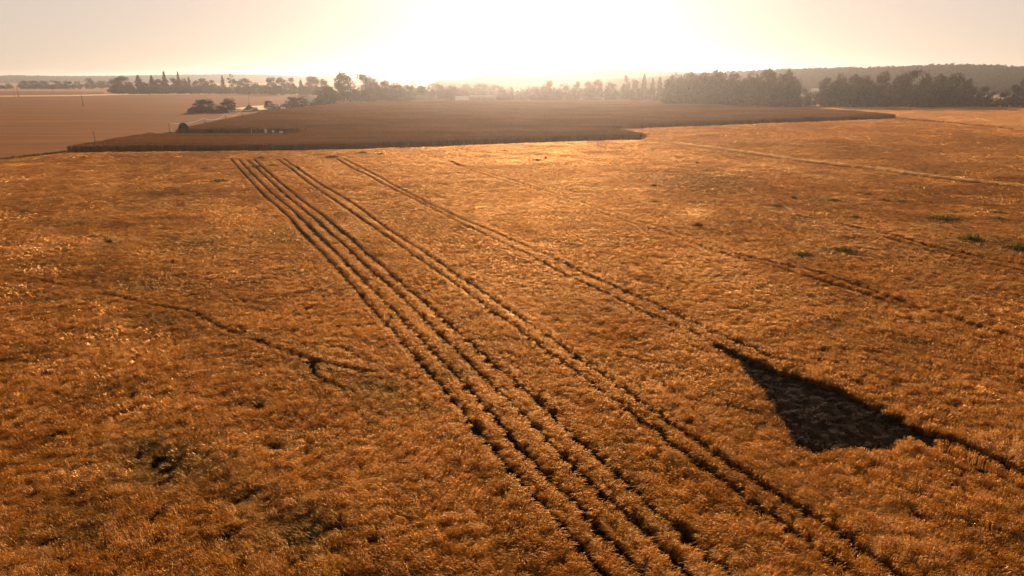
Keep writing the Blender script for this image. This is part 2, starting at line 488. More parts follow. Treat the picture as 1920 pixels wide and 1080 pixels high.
FAINT = {
 'I': [(850,309),(920,334),(1000,357),(1039,372),(1058,379),(1086.6,388),(1110,395.7),(1141.7,407.5),(1173,417),(1212.5,429.5),(1252,440.5),(1333,472),(1390,489),(1480,512),(1563,537),(1640,563),(1720,590)],
 'J': [(840,303),(923,329),(1000,353),(1039,366),(1071,377),(1110,388.6),(1141.7,399.6),(1173,411),(1204.6,420),(1245.5,431),(1299,447.6),(1347,468),(1393,483),(1477,501.7),(1547,518),(1613,541),(1710,577),(1780,598),(1847,622),(1920,643),(2050,690)],
 'M': [(1497,408),(1597,428),(1647,438),(1753,467),(1813,480),(1920,503),(2050,530)],
 'N': [(1660,448),(1753,476),(1813,490),(1920,513),(2050,540)],
 'O': [(0,518),(43,523),(83,530),(127,542),(167,553),(233,563),(283,577),(333,585),(367,592),(393,608),(430,624),(470,640),(500,652),(545,667),(575,677)],
 'P': [(575,677),(590,712),(630,728),(640,735),(655,741)],
 'Q': [(590,680),(630,692),(670,700),(700,705)],
 'S': [(445,618),(470,630),(500,648)],
 'T': [(330,371),(365,370),(400,372.5),(440,372),(492,373)],
 'U': [(0,420),(40,424),(85,423)],
 'V': [(620,655),(650,660),(680,680),(705,688)],
 'X': [(1060,322),(1100,332),(1180,345),(1240,360)],
}
def g2(line, z=0.45):
    return [(gp(x, y, z).x, gp(x, y, z).y) for x, y in line]
TRG = [g2(l) for l in TR.values()]
FAG = [g2(l) for l in FAINT.values()]
FAW = [g2(FAINT[k]) for k in 'IJMN']                  # the four longer faint wheel tracks

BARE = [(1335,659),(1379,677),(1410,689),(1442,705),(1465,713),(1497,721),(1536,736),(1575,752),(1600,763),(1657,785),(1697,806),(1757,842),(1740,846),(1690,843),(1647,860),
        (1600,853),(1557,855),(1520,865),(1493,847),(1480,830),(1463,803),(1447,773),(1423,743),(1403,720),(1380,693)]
HOLES = [[(1545,872),(1570,868),(1582,884),(1572,893),(1550,885)], [(1603,872),(1640,878),(1655,898),(1625,894)], [(1612,900),(1630,905),(1618,910)], [(1693,925),(1722,940),(1728,948),(1700,938)]]
# dips of thin, greenish crop: x, y, rx, ry, strength
THIN = [(305,868,75,34,.85),(440,938,60,28,.85),(570,1003,58,40,1.1),(500,960,30,26,.75),(150,950,70,34,.55),(330,905,100,28,.55),(110,1010,80,40,.5),(420,1020,60,40,.5),(60,1040,60,40,.4),(620,870,40,30,.25),
        (1000,640,20,6,.1),(700,735,40,18,.45),(590,690,35,18,.5),(730,605,8,4,.8),(230,640,60,12,.35),(40,680,60,14,.3),(1590,840,60,30,.4),(960,1050,60,30,.25),(690,820,30,30,.3),
        (1430,650,30,18,.3),(1560,615,45,12,.4),(1690,665,30,10,.5),(1830,660,30,8,.3),(60,560,60,12,.3),(210,455,40,8,.4),(320,660,50,12,.3)]
GREENS = [(206,457,30,8),(520,445,60,14),(1507,483,40,10),(1580,475,50,10),(1457,390,30,6),(1563,380,40,6),(700,735,60,25),(590,690,50,20),(305,868,120,45),(570,1003,80,45),
          (280,600,80,14),(400,470,70,10),(270,540,60,10),(360,455,60,8),(130,420,60,6),(330,365,90,5),(1770,416,60,12),(1820,452,60,14),(1907,470,60,14),(850,700,40,20)]
# broad brown and pale parts of the crop, with glare painted pale mid-field
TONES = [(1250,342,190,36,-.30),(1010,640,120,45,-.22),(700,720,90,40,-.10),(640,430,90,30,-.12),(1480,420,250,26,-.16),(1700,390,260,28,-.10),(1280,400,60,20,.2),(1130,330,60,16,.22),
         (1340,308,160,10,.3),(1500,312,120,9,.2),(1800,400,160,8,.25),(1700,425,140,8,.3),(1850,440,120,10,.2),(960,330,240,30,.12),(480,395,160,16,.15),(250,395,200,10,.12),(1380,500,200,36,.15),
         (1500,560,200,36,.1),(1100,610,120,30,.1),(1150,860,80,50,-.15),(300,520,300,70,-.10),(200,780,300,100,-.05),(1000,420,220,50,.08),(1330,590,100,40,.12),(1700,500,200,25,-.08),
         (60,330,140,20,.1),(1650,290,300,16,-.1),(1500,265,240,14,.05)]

def blobs(q, lst):
    r = np.zeros(len(q))
    for b in lst:
        s = b[4] if len(b) > 4 else 1.0
        r += s * np.exp(-(((q[:, 0] - b[0]) / b[2]) ** 2 + ((q[:, 1] - b[1]) / b[3]) ** 2))
    return r

rng = np.random.default_rng(3)
LEVELS = [(0.30, 26, 75), (0.36, 75, 125), (0.55, 125, 200), (0.75, 200, 300), (1.1, 300, 660)]
LP, LS, LD = [], [], []
for s, d0, d1 in LEVELS:
    P = grid_pts(-0.95 * d1 - 20, 0.95 * d1 + 20, d0, d1, s, rng)
    P = P[visible(P)]
    q = pxy(P + np.array([0, 0, 0.5]))
    ok = inpoly(q, NEAR) | inpoly(q, RIGHTF) | inpoly(q, FARR)
    P = P[ok]
    td = np.minimum.reduce([seg_dist(P, l) for l in TRG + FAG])
    P = P[td > (0.85 if s < .5 else 1.05 if s < .7 else 1.25)]                             # fine tufts along the wheel tracks
    LP.append(P); LS.append(np.full(len(P), s))
    if s < 1.0:
        Q = []
        for l in TRG + FAG:
            for a, b in zip(l[:-1], l[1:]):
                if max(a[1], b[1]) < d0 - 5 or min(a[1], b[1]) > d1 + 5: continue
                Q.append((min(a[0], b[0]) - 1.3, max(a[0], b[0]) + 1.3, min(a[1], b[1]) - 1.3, max(a[1], b[1]) + 1.3))
        G = grid_pts(-0.95 * d1 - 20, 0.95 * d1 + 20, d0, d1, 0.25, rng)
        m = np.zeros(len(G), bool)
        for x0, x1, y0, y1 in Q:
            m |= (G[:, 0] > x0) & (G[:, 0] < x1) & (G[:, 1] > y0) & (G[:, 1] < y1)
        G = G[m]
        G = G[visible(G)]
        q = pxy(G + np.array([0, 0, 0.5]))
        G = G[inpoly(q, NEAR) | inpoly(q, RIGHTF)]
        td = np.minimum.reduce([seg_dist(G, l) for l in TRG + FAG])
        G = G[td <= (0.85 if s < .5 else 1.05 if s < .7 else 1.25)]
        LP.append(G); LS.append(np.full(len(G), 0.21))
P, S = np.concatenate(LP), np.concatenate(LS)
q = pxy(P + np.array([0, 0, 0.5]))
q0 = pxy(P + np.array([0, 0, 0.1]))
tg = np.minimum.reduce([seg_dist(P, l) for l in TRG])
fg = np.minimum.reduce([seg_dist(P, l) for l in FAG])
fw = np.minimum.reduce([seg_dist(P, l) for l in FAW])
wob = 0.09 * (vnoise(P[:, 0] * 0.9, P[:, 1] * 0.9, 5) - 0.5)
wide = np.minimum(seg_dist(P, g2(TR['K'])) - .42, seg_dist(P, g2(TR['L'])) - .30)
far_ = np.clip((P[:, 1] - 60) * .0013, 0, .2)
keep = (tg > 0.56 + far_ + wob * .3) & (wide > 0.42 + wob * 2) & ~((fw < 0.56 + .16 * np.clip((q[:, 0] - 1250) / 250, 0, 1) + far_ * .6 + wob) & (vnoise(P[:, 0] * 0.15, P[:, 1] * 0.15, 10) > 0.12)) & ~((fg < 0.45 + far_ * .6 + wob) & (vnoise(P[:, 0] * 0.35, P[:, 1] * 0.35, 9) > 0.22))
jx = np.stack([(fbm(P[:, 0] * 1.1, P[:, 1] * 1.1, 15, 2) - .5) * 14, (fbm(P[:, 0] * 1.1, P[:, 1] * 1.1, 17, 2) - .5) * 9], 1)
q0 = q0 + jx
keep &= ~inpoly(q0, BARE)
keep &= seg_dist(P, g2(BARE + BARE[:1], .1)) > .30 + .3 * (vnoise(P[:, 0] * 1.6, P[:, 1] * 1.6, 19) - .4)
for hl in HOLES:
    keep &= ~inpoly(q0, hl)
fine = fbm(P[:, 0] * 0.9, P[:, 1] * 0.9, 21, 2)
thin = np.clip(blobs(q, THIN), 0, 0.95)
hole = vnoise(P[:, 0] * 1.7, P[:, 1] * 2.0, 23) * .6 + vnoise(P[:, 0] * 3.7, P[:, 1] * 4.0, 24) * .4
keep &= ~((hole < np.minimum(thin, .85) * 0.68) & (thin > 0.06))
keep &= ~((vnoise(P[:, 0] * 1.9, P[:, 1] * 1.9, 77) < 0.13 + 0.13 * np.clip((95 - P[:, 1]) / 60, 0, 1)) & (S > .25) & (P[:, 1] < 110))      # small gaps between plants
P, S, q, thin, fine, fg, tg = P[keep], S[keep], q[keep], thin[keep], fine[keep], fg[keep], tg[keep]
n = len(P)
big = fbm(P[:, 0] / 26, P[:, 1] / 34, 31, 3)
mid = fbm(P[:, 0] / 5.5, P[:, 1] / 3.2, 41, 3)
lodge = fbm(P[:, 0] / 9.0 + 4, P[:, 1] / 7.0, 51, 3)
rowdir = R(-26.6)
acr = P[:, 0] * math.cos(rowdir) - P[:, 1] * math.sin(rowdir)
aln = P[:, 0] * math.sin(rowdir) + P[:, 1] * math.cos(rowdir)
rows = 0.22 * (vnoise(acr / 0.55, aln / 30, 95) - .5) + 0.22 * (vnoise(acr / 3.1, aln / 90, 96) - .5)
rows *= ~inpoly(q, RIGHTF)
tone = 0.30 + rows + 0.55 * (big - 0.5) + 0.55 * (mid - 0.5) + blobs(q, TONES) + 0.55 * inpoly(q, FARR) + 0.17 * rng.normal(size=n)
grn = np.clip(0.55 * np.clip(blobs(q, GREENS), 0, 1) * (0.4 + fine) + 0.5 * np.clip(fbm(P[:, 0] / 4, P[:, 1] / 2.5, 61, 3) - 0.60, 0, 1) * 3 + 0.4 * thin, 0, 0.9)
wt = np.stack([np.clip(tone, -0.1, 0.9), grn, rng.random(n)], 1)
rot = np.zeros((n, 3))
rot[:, 2] = (fbm(P[:, 0] / 14, P[:, 1] / 14, 71, 2) - 0.5) * 2.4 + rng.normal(0, 0.4, n) + np.where(rng.random(n) < 0.4, math.pi, 0)
tl = (np.clip((lodge - 0.45) * 1.6, 0, 0.45) + 0.06) * np.clip((np.minimum(tg, fg) - .7) / 1.3, .2, 1.0)
rot[:, 0] = rng.normal(0, 0.10, n)
rot[:, 1] = tl * rng.uniform(0.4, 1.1, n)
sxy = np.where(S < 0.25, 1.0, np.where(S < .3, 1.0, np.where((S > .7) & (S < 1), 1.35, 1.0))) * rng.uniform(0.9, 1.2, n)
sz = (0.90 + 0.34 * (mid - 0.5) + 0.22 * (fine - 0.5) * (S < 0.6)) * rng.uniform(0.86, 1.13, n) * np.clip(1 - 0.35 * thin, 0.4, 1)
pit = vnoise(P[:, 0] * 1.25, P[:, 1] * 2.3, 101) * .65 + vnoise(P[:, 0] * 2.9, P[:, 1] * 4.1, 102) * .35
sz *= np.where((S > .25) & (S < .33), np.where(pit < .40, .84, 1.02), np.where((S > .33) & (S < .4), np.where(pit < .36, .9, 1.0), 1.0))
sz = np.clip(sz, 0.4, 1.4) * np.where((fg < 0.6), 0.92, 1.0)
sz = np.where(S < 0.25, 0.93 + 0.25 * (mid - .5) + rng.normal(0, .03, n), sz)
scl = np.stack([sxy, sxy, sz], 1)
P[:, 2] = 0.08
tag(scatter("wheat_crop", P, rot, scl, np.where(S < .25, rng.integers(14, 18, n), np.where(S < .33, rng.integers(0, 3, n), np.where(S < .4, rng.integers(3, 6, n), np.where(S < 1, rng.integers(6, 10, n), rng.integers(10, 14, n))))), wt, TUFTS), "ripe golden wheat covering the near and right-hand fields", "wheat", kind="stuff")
NW = n

# --- pale dry verge between the two wheat fields
VL = g2([(1213, 262), (1280, 271.5), (1380, 283.5), (1520, 303.8), (1640, 316.6), (1747, 331.6), (1920, 351), (2300, 396)], .8)
P = grid_pts(20, 260, 90, 270, 0.45, rng)
P = P[visible(P)]
P = P[seg_dist(P, VL) < 1.5]
n = len(P)
P[:, 2] = 0.08
tag(scatter("grass_verge", P, np.stack([rng.normal(0, .1, n), rng.normal(0, .25, n), rng.random(n) * 6.28], 1), np.stack([np.full(n, 1.4), np.full(n, 1.4), rng.uniform(1.15, 1.45, n)], 1),
            rng.integers(0, 4, n), np.stack([rng.uniform(.1, .6, n), np.zeros(n), rng.random(n)], 1), [(wheat_tuft(50 + i, 50), M_VERGE) for i in range(4)]),
    "pale dry grass verge running between the two wheat fields", "grass", kind="stuff")

# --- short dead stalks in the bare wedge
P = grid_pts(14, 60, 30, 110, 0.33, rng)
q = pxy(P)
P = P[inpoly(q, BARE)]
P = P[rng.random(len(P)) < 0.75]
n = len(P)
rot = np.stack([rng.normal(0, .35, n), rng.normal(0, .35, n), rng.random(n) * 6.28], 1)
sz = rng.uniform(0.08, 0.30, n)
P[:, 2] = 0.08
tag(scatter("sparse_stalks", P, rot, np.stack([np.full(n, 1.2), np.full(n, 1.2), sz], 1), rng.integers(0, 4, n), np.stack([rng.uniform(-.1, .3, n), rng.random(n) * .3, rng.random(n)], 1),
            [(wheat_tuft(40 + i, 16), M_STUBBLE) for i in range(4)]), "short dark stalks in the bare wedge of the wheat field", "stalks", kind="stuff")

# --- the tall brown crop
def crop_clump(seed, r=1.5, n=70):
    rg = np.random.default_rng(seed)
    a, rr = rg.random(n) * 6.283, np.sqrt(rg.random(n)) * r
    b = np.stack([np.cos(a) * rr, np.sin(a) * rr, np.zeros(n)], 1)
    ht = rg.uniform(1.7, 2.15, n)
    lean = rg.normal(0, 0.12, (n, 3)); lean[:, 2] = 1
    t = b + lean * ht[:, None]
    m = (b + t) / 2 + rg.normal(0, .05, (n, 3))
    wa = rg.random(n) * 3.14
    wdir = np.stack([np.cos(wa), np.sin(wa), np.zeros(n)], 1)
    parts = [ribbons(np.stack([b, m, t], 1), np.tile([0.07, 0.12, 0.06], (n, 1)), wdir, rg.random(n) * .7)]
    k = n * 4
    i = rg.integers(0, n, k)
    f = rg.uniform(0.3, 1.0, k)[:, None]
    l0 = b[i] * (1 - f) + t[i] * f
    la = rg.random(k) * 6.283
    ld = np.stack([np.cos(la), np.sin(la), rg.uniform(-.3, .6, k)], 1)
    l1 = l0 + ld * rg.uniform(.18, .38, k)[:, None]
    l2 = l1 + ld * .15 - np.array([0, 0, 1]) * rg.uniform(0, .25, k)[:, None]
    parts.append(ribbons(np.stack([l0, l1, l2], 1), np.tile([0.05, 0.12, 0.03], (k, 1)), np.cross(ld, [0, 0, 1.0]), rg.random(k)))
    return mesh_from("crop_clump", *join(parts))

CL = []
for s, d0, d1 in ((1.35, 225, 300), (1.9, 300, 440), (2.8, 440, 800)):
    P = grid_pts(-0.8 * d1, 0.8 * d1, d0, d1, s, rng, 0.9)
    P = P[visible(P, 120)]
    q = pxy(P + np.array([0, 0, 0.6]))
    q2 = pxy(P + np.array([0, 0, 2.5]))
    m = inpoly(q, DARK) & ~inpoly(q2, CLEAR)
    P = P[m]
    CL.append((P, np.full(len(P), s)))
P, S = np.concatenate([c[0] for c in CL]), np.concatenate([c[1] for c in CL])
n = len(P)
lines = vnoise(P[:, 0] / 60, P[:, 1] / 5.0, 91)
tone = 0.30 + 0.5 * (fbm(P[:, 0] / 40, P[:, 1] / 25, 81, 3) - .5) + 0.35 * (lines - .5) + 0.08 * rng.normal(size=n)
wt = np.stack([np.clip(tone, 0, .6), np.clip(fbm(P[:, 0] / 20, P[:, 1] / 12, 85, 3) - .55, 0, .5) * 1.2, rng.random(n)], 1)
sxy = np.where(S < 1.5, 0.72, S / 1.8) * rng.uniform(.9, 1.15, n)
sz = 1.28 * rng.uniform(.95, 1.04, n) * (0.96 + .14 * (lines - .5))
P[:, 2] = 0.08
tag(scatter("brown_crop", P, np.stack([np.zeros(n), np.zeros(n), rng.random(n) * 6.28], 1), np.stack([sxy, sxy, sz], 1), rng.integers(0, 5, n), wt,
            [(crop_clump(60 + i), M_DARKCROP) for i in range(5)]), "tall reddish-brown crop filling the middle field", "crop", kind="stuff")

# ------------------------------------------------------------------ trees
def leaves(c, nrm, size, rg, rnd):
    n = len(c)
    a = rg.normal(size=(n, 3)); a /= np.linalg.norm(a, axis=1, keepdims=True)
    d = nrm * 0.5 + rg.normal(size=(n, 3)); d /= np.linalg.norm(d, axis=1, keepdims=True)
    u = np.cross(a, d); u /= np.linalg.norm(u, axis=1, keepdims=True) + 1e-9
    w = np.cross(d, u)
    s = (size * rg.uniform(.6, 1.3, n))[:, None]
    v = np.stack([c - u * s * .5, c + w * s * .35, c + u * s * .5, c - w * s * .35], 1).reshape(-1, 3)
    f = np.arange(n * 4).reshape(-1, 4)
    return v, f, rnd

def crown_lumpy(seed, H=1.0, Wd=0.8, z0=0.12, nc=30, per=46, leaf=0.05, top=1.0, lump=0.17):
    """clumps of leaves spread through a rounded volume, unit height"""
    rg = np.random.default_rng(seed)
    z = np.concatenate([rg.random(nc * 2 // 3), rg.uniform(0, .45, nc - nc * 2 // 3)])
    z[0] = .96
    prof = np.sqrt(np.clip(1 - (np.abs(z - .42) / .60) ** 2.3, .05, 1))
    a = rg.random(nc) * 6.283
    q_ = np.sqrt(rg.uniform(.12, 1, nc)) * prof * Wd * .40
    C = np.stack([np.cos(a) * q_, np.sin(a) * q_, z0 + lump * Wd * .55 + z * (top - z0 - lump * Wd * .95)], 1)
    rad = lump * rg.uniform(.6, 1.25, nc) * Wd
    out = []
    for k in range(nc):
        d = rg.normal(size=(per, 3)); d /= np.linalg.norm(d, axis=1, keepdims=True)
        rr = rg.uniform(.55, 1.08, per)[:, None]
        c = C[k] + d * rr * rad[k] * np.array([1, 1, .85])
        base = rg.uniform(.1, .9)
        out.append(leaves(c, d, leaf, rg, np.clip(base + rg.normal(0, .2, per), 0, 1)))
    v, f, r = join(out)
    v[:, 2] = np.maximum(v[:, 2], 0.01)
    return v, f, r

def crown_conifer(seed, Wd=0.36, n=1100, leaf=0.05, z0=0.05, power=0.9, gaps=7):
    rg = np.random.default_rng(seed)
    z = rg.random(n) ** 0.9
    lay = 0.75 + 0.35 * (((z * gaps + rg.normal(0, .04, n)) % 1.0) < .55)
    r = Wd * .5 * (1 - z) ** power * lay + .006
    a = rg.random(n) * 6.283
    side = 0.8 + .35 * np.sin(a * 3 + z * 19 + seed)
    rr = r * side * np.sqrt(rg.uniform(.25, 1, n))
    c = np.stack([np.cos(a) * rr, np.sin(a) * rr, z0 + z * (1 - z0) - rr * .25], 1)
    d = np.stack([np.cos(a), np.sin(a), np.full(n, .2)], 1)
    return leaves(c, d, leaf * 1.0, rg, rg.random(n))

def trunk_mesh(seed, H=1.0, r=0.018, fork=0.3, spread=0.22, nl=5):
    rg = random.Random(seed)
    b = MB()
    b.tube([(0, 0, -.01), (rg.uniform(-.01, .01), rg.uniform(-.01, .01), fork), (rg.uniform(-.03, .03), rg.uniform(-.03, .03), .75 * H)], [r * 1.3, r, r * .25])
    for k in range(nl):
        a = 6.283 * k / nl + rg.uniform(-.4, .4)
        z = fork + rg.uniform(-.08, .2)
        s = spread * rg.uniform(.6, 1)
        b.tube([(0, 0, z), (math.cos(a) * s * .5, math.sin(a) * s * .5, z + .12), (math.cos(a) * s, math.sin(a) * s, z + .28)], [r * .55, r * .35, r * .12], 5)
    return b.mesh("trunk")

PROTO = {}
def proto(kind, crowns, mat, trunks):
    PROTO[kind] = ([mesh_from(kind + "_crown", *c) for c in crowns], mat, trunks)
TK = [trunk_mesh(i) for i in range(3)]
TS = [trunk_mesh(9, r=.02, fork=.5, spread=.06, nl=4)]
for t_ in TK + TS:
    t_.materials.append(M_BARK)
proto("round", [crown_lumpy(100 + i, Wd=1.0, z0=.0, nc=46, per=80, leaf=.055, lump=.16) for i in range(5)], M_LEAF, TK)
proto("tall", [crown_lumpy(120 + i, Wd=.72, z0=.0, nc=42, per=80, leaf=.05, lump=.18) for i in range(4)], M_LEAF, TK)
proto("dome", [crown_lumpy(140 + i, Wd=1.25, z0=.0, nc=62, per=75, leaf=.055, lump=.13) for i in range(3)], M_LEAF, TK)
proto("low", [crown_lumpy(160 + i, Wd=1.8, z0=.0, nc=46, per=60, leaf=.08, lump=.12) for i in range(3)], M_LEAF, TK)
proto("conifer", [crown_conifer(180 + i, .42, 1200, .05) for i in range(3)], M_NEEDLE, TS)
proto("spire", [crown_conifer(190 + i, .50, 1200, .05, power=1.6, gaps=6) for i in range(2)], M_NEEDLE, TS)
proto("narrow", [crown_conifer(200 + i, .24, 800, .05, power=.55, gaps=3) for i in range(2)], M_NEEDLE, TS)
proto("pine", [crown_lumpy(210 + i, Wd=.75, z0=.30, nc=13, per=60, leaf=.05, lump=.15) for i in range(2)], M_NEEDLE, TK)
PW = dict(round=1.0, tall=.72, dome=1.25, low=1.8, conifer=.42, spire=.5, narrow=.24, pine=.75)
CNT = {}

def tree(x, base, top, w, kind, label, group, name=None, cat="tree", zb=0.0, far=None):
    """a tree whose foot shows at (x, base) and whose top shows at row top; w is its crown's width in photo pixels"""
    p = gp(x, base, zb) if far is None else far
    mp = m_per_px(p)
    h = (base - top) * mp * 1.02
    wd = w * mp
    crowns, mat, trunks = PROTO[kind]
    i = CNT[kind] = CNT.get(kind, -1) + 1
    sx = wd / PW[kind]
    r = root(name or {"conifer": "conifer_tree", "spire": "spire_tree", "narrow": "cypress_tree", "pine": "pine_tree", "low": "bush"}.get(kind, "broadleaf_tree"),
             p, label, cat, group, rz=(i * 2.399) % 6.283, scale=(sx, sx, h))
    obj("crown", crowns[i % len(crowns)], None, r)
    crowns[i % len(crowns)].materials.clear(); crowns[i % len(crowns)].materials.append(mat)
    obj("trunk", trunks[i % len(trunks)], None, r)
    return r

GL = "trees along the far edge of the mown field"
LEFT = [
 (221,175,161,40,"low","low dark bush at the left end of the far tree row"),
 (233,175,147,40,"round","dark rounded tree with a notched top, leftmost full tree of the row"),
 (263,175.5,143,30,"conifer","broad dark conifer just right of the leftmost rounded tree"),
 (275,175.5,156,32,"round","short tree filling the gap between the two leftmost conifers"),
 (288,175,143,22,"conifer","slim dark conifer left of the tall spire trees"),
 (300,175,151,32,"round","bushy tree between the slim conifer and the first tall spire"),
 (312,175,137,36,"spire","tall tree with a needle-thin spire, left one of the two highest tips"),
 (326,175,148,28,"round","plain bushy tree standing between the two tall spires"),
 (338,175,137,26,"spire","tall ragged spire tree, right one of the two highest tips"),
 (347,175,149,26,"round","rounded tree right against the ragged right spire tree"),
 (357,174.5,146,10,"narrow","thin pointed cypress-like tree standing alone right of the spires"),
 (370,174.5,154,20,"round","small rounded tree between the thin pointed tree and the dome"),
 (384,174.5,149,28,"dome","smooth dome-shaped tree right of the thin pointed tree"),
 (401,174.5,152,22,"tall","medium tree right of the smooth dome tree, thinner crown"),
 (420,175.5,144,17,"conifer","dense column conifer left of the layered open pine"),
 (436,176,141,22,"pine","open layered pine with ragged branches, highest tip above the pole"),
 (460,176.5,150,40,"dome","wide dome tree right of the layered open pine"),
 (481,177,156,22,"tall","lower hazy tree right of the wide dome tree"),
 (495,178,161,22,"low","low hazy bush in the dip of the tree row"),
 (512,178,147,26,"tall","peaked tree right of the dip in the tree row"),
 (530,178,147,28,"tall","tree with a small pointed tip beside the flat-topped tree"),
 (547,178,148,24,"tall","flat-topped tree in the hazy part of the row"),
 (566,180,151,20,"conifer","small conical tree left of the broad peaked tree"),
 (587,180,146,40,"dome","broad peaked dome tree above the house with the shining roof"),
 (609,182,151,28,"round","hazy tree between the broad peaked dome and the largest crown"),
 (645,192,141,54,"round","largest pale crown in the haze, left half of the big pair"),
 (680,192,141,50,"round","largest pale crown in the haze, right half of the big pair"),
 (702,190,151,34,"round","sloping tree on the right shoulder of the big hazy pair"),
]
for i, (x, b, t, w, k, lab) in enumerate(LEFT):
    tree(x, b, t, w, k, lab, GL)
GH = "trees of the far left hedge line"
for x, b, t, w, k, lab in [
 (12,167,158,30,"low","low bush at the far left edge beside the white dot"),
 (46,167,153,22,"round","first tree of the long far-left hedge, at its left tip"),
 (64,167,152.5,28,"round","second tree of the long far-left hedge, slightly broader"),
 (84,167,153,26,"round","third tree of the long far-left hedge"),
 (104,167,152,28,"round","middle tree of the long far-left hedge, above the thin pole"),
 (126,167,152.5,26,"round","tree right of the middle in the long far-left hedge"),
 (146,167,154,24,"low","low tree at the right tip of the far-left hedge"),
 (171,167,148.5,24,"dome","rounded dome tree standing clear above the far-left hedge"),
 (192,166,153,28,"low","low faint tree between the hedge dome and the dark row"),
 (213,167,149,20,"tall","faint tree behind the left end of the dark row")]:
    tree(x, b, t, w, k, lab, GH)

GV = "hazy trees around the village"
VIL = [
 (665,193,170,40,"low","low bush under the big hazy pair, left of the white patch"),
 (697,193,173,34,"low","low bush right of the white shed under the hazy pair"),
 (721,192,156,40,"round","hazy round tree left of the far mast"),
 (744,192,158,34,"round","hazy tree straight below the far mast"),
 (766,192,161,30,"tall","hazy tree in front of the pointed roof"),
 (792,188,163,30,"round","hazy tree behind the long low barn"),
 (820,187,159,36,"round","hazy tree below the flat-roofed block"),
 (846,189,161,28,"round","hazy tree left of the shining white shed"),
 (872,179,160,32,"round","hazy tree behind the shining white shed"),
 (902,180,158,36,"round","hazy tree behind the left half of the long pale roof"),
 (928,181,161,32,"round","hazy tree behind the right end of the long pale roof"),
 (945,191,178,34,"low","low dark hedge right of the long pale roof"),
 (972,191,177,30,"low","low dark hedge second from the long pale roof"),
 (1004,191,166,24,"round","small hazy tree left of the hazy dome"),
 (1028,190,155.5,38,"dome","hazy dome-shaped tree left of the bright dot house"),
 (1055,190,159,30,"round","hazy tree between the dome and the bright dot house"),
 (1080,189.5,155,22,"tall","hazy peaked tree above the lower bright dot"),
 (1100,189.5,157,30,"round","hazy tree right of the bright dots"),
 (1119,189.5,152.5,30,"round","taller hazy tree right of the bright dots"),
 (1144,189.5,158,32,"round","hazy tree left of the lollipop-shaped tree"),
 (1172,189.5,144.5,18,"tall","slender lollipop-shaped tree rising above its neighbours"),
 (1190,189.5,152,26,"round","hazy tree right of the lollipop-shaped tree"),
 (1206,189.5,141.5,22,"conifer","pointed hazy conifer left of the big wood"),
 (1222,190,149,14,"narrow","narrow hazy poplar nearest the pointed conifer"),
 (1235,190.5,147,15,"narrow","narrow hazy poplar touching the big wood"),
]
for x, b, t, w, k, lab in VIL:
    tree(x, b, t, w, k, lab, GV)

GR = "trees along the edge of the right-hand woods"
RT = [
 (1262,196,143,44,"round","leftmost tree of the hazy wood, beside the poplars"),
 (1288,197,142.5,42,"round","second tree of the hazy wood from the poplars"),
 (1313,198,140.5,46,"round","rounded tree in the left half of the hazy wood"),
 (1341,199,138,50,"round","tree under the thin mast in the hazy wood"),
 (1374,199.5,140.5,48,"round","tree right of the mast in the hazy wood"),
 (1404,200,141,46,"round","tree in the right half of the hazy wood with a level top"),
 (1434,200,138.5,48,"round","high tree second from the right end of the hazy wood"),
 (1468,200,138,50,"round","dark high tree ending the hazy wood on the right"),
 (1488,200,154,30,"round","shorter tree stepping down at the hazy wood's right end"),
 (1503,200,169,34,"low","low bush in the gap left of the pale roof"),
 (1522,200,174,30,"low","low bush below the pale roof in the gap"),
 (1546,200.5,149,36,"round","first tree right of the gap, left end of the dark wood"),
 (1570,200.5,143,40,"round","tall peak near the left end of the dark wood"),
 (1597,201,148,40,"round","lower tree right of the dark wood's left peak"),
 (1620,201,146,36,"tall","tree left of the middle in the dark wood"),
 (1648,201,140.5,44,"round","rounded tree in the middle of the dark wood"),
 (1678,201,147,36,"round","lower tree left of the dark wood's summit"),
 (1706,201,135.5,54,"round","highest tree of the dark wood, its summit"),
 (1731,201,141,40,"round","tree right of the dark wood's summit"),
 (1756,201,147,38,"round","lower tree between the summit and the right shoulder"),
 (1782,201,143,46,"round","tree on the right shoulder of the dark wood"),
 (1806,201,153,38,"round","sloping tree near the dark wood's right end"),
 (1826,201,168,30,"low","low bush closing the dark wood on the right"),
 (1738,202,185,26,"low","small pale bush in front of the dark wood"),
 (1842,200,164,26,"tall","paler tree in the gap before the last group"),
 (1860,202,173,30,"round","short dark tree starting the last group on the right"),
 (1882,202,171,30,"round","second short dark tree of the last group"),
 (1899,202,161,24,"tall","taller ragged tree of the last group"),
 (1914,202,150,28,"tall","tallest darkest tree at the right picture edge"),
 (1940,202,156,40,"round","dark tree cut by the right picture edge"),
]
for x, b, t, w, k, lab in RT:
    tree(x, b, t, w, k, lab, GR)

GB = "bushes near the farm track"
for x, b, t, w, k, lab in [
 (384,211.5,188,52,"dome","round dark bush with a pointed top left of the track"),
 (362,211.5,203,24,"low","low bush tapering off left of the round dark bush"),
 (428,211,185.5,32,"tall","spiky dark bush between the round bush and the earth heap"),
 (412,211,199,26,"low","low bush filling between the round and the spiky bush"),
 (505,205.5,190,24,"round","small dark bush right of the earth heap"),
 (519,205.5,196,20,"low","small bush beside the white box on the track"),
 (533,204,195,22,"low","low bush right of the white box"),
 (547,203.5,183,26,"tall","bush left of the house with the shining roof"),
 (566,203,184,32,"round","bush in front of the house with the shining roof"),
 (593,202,186,26,"low","green bush right below the house with the shining roof"),
 (616,198,164.5,56,"dome","large dark dome bush right of the shining roof house"),
 (476,208,201,20,"low","low scrub in front of the earth heap")]:
    tree(x, b, t, w, k, lab, GB, name="bush", cat="bush")

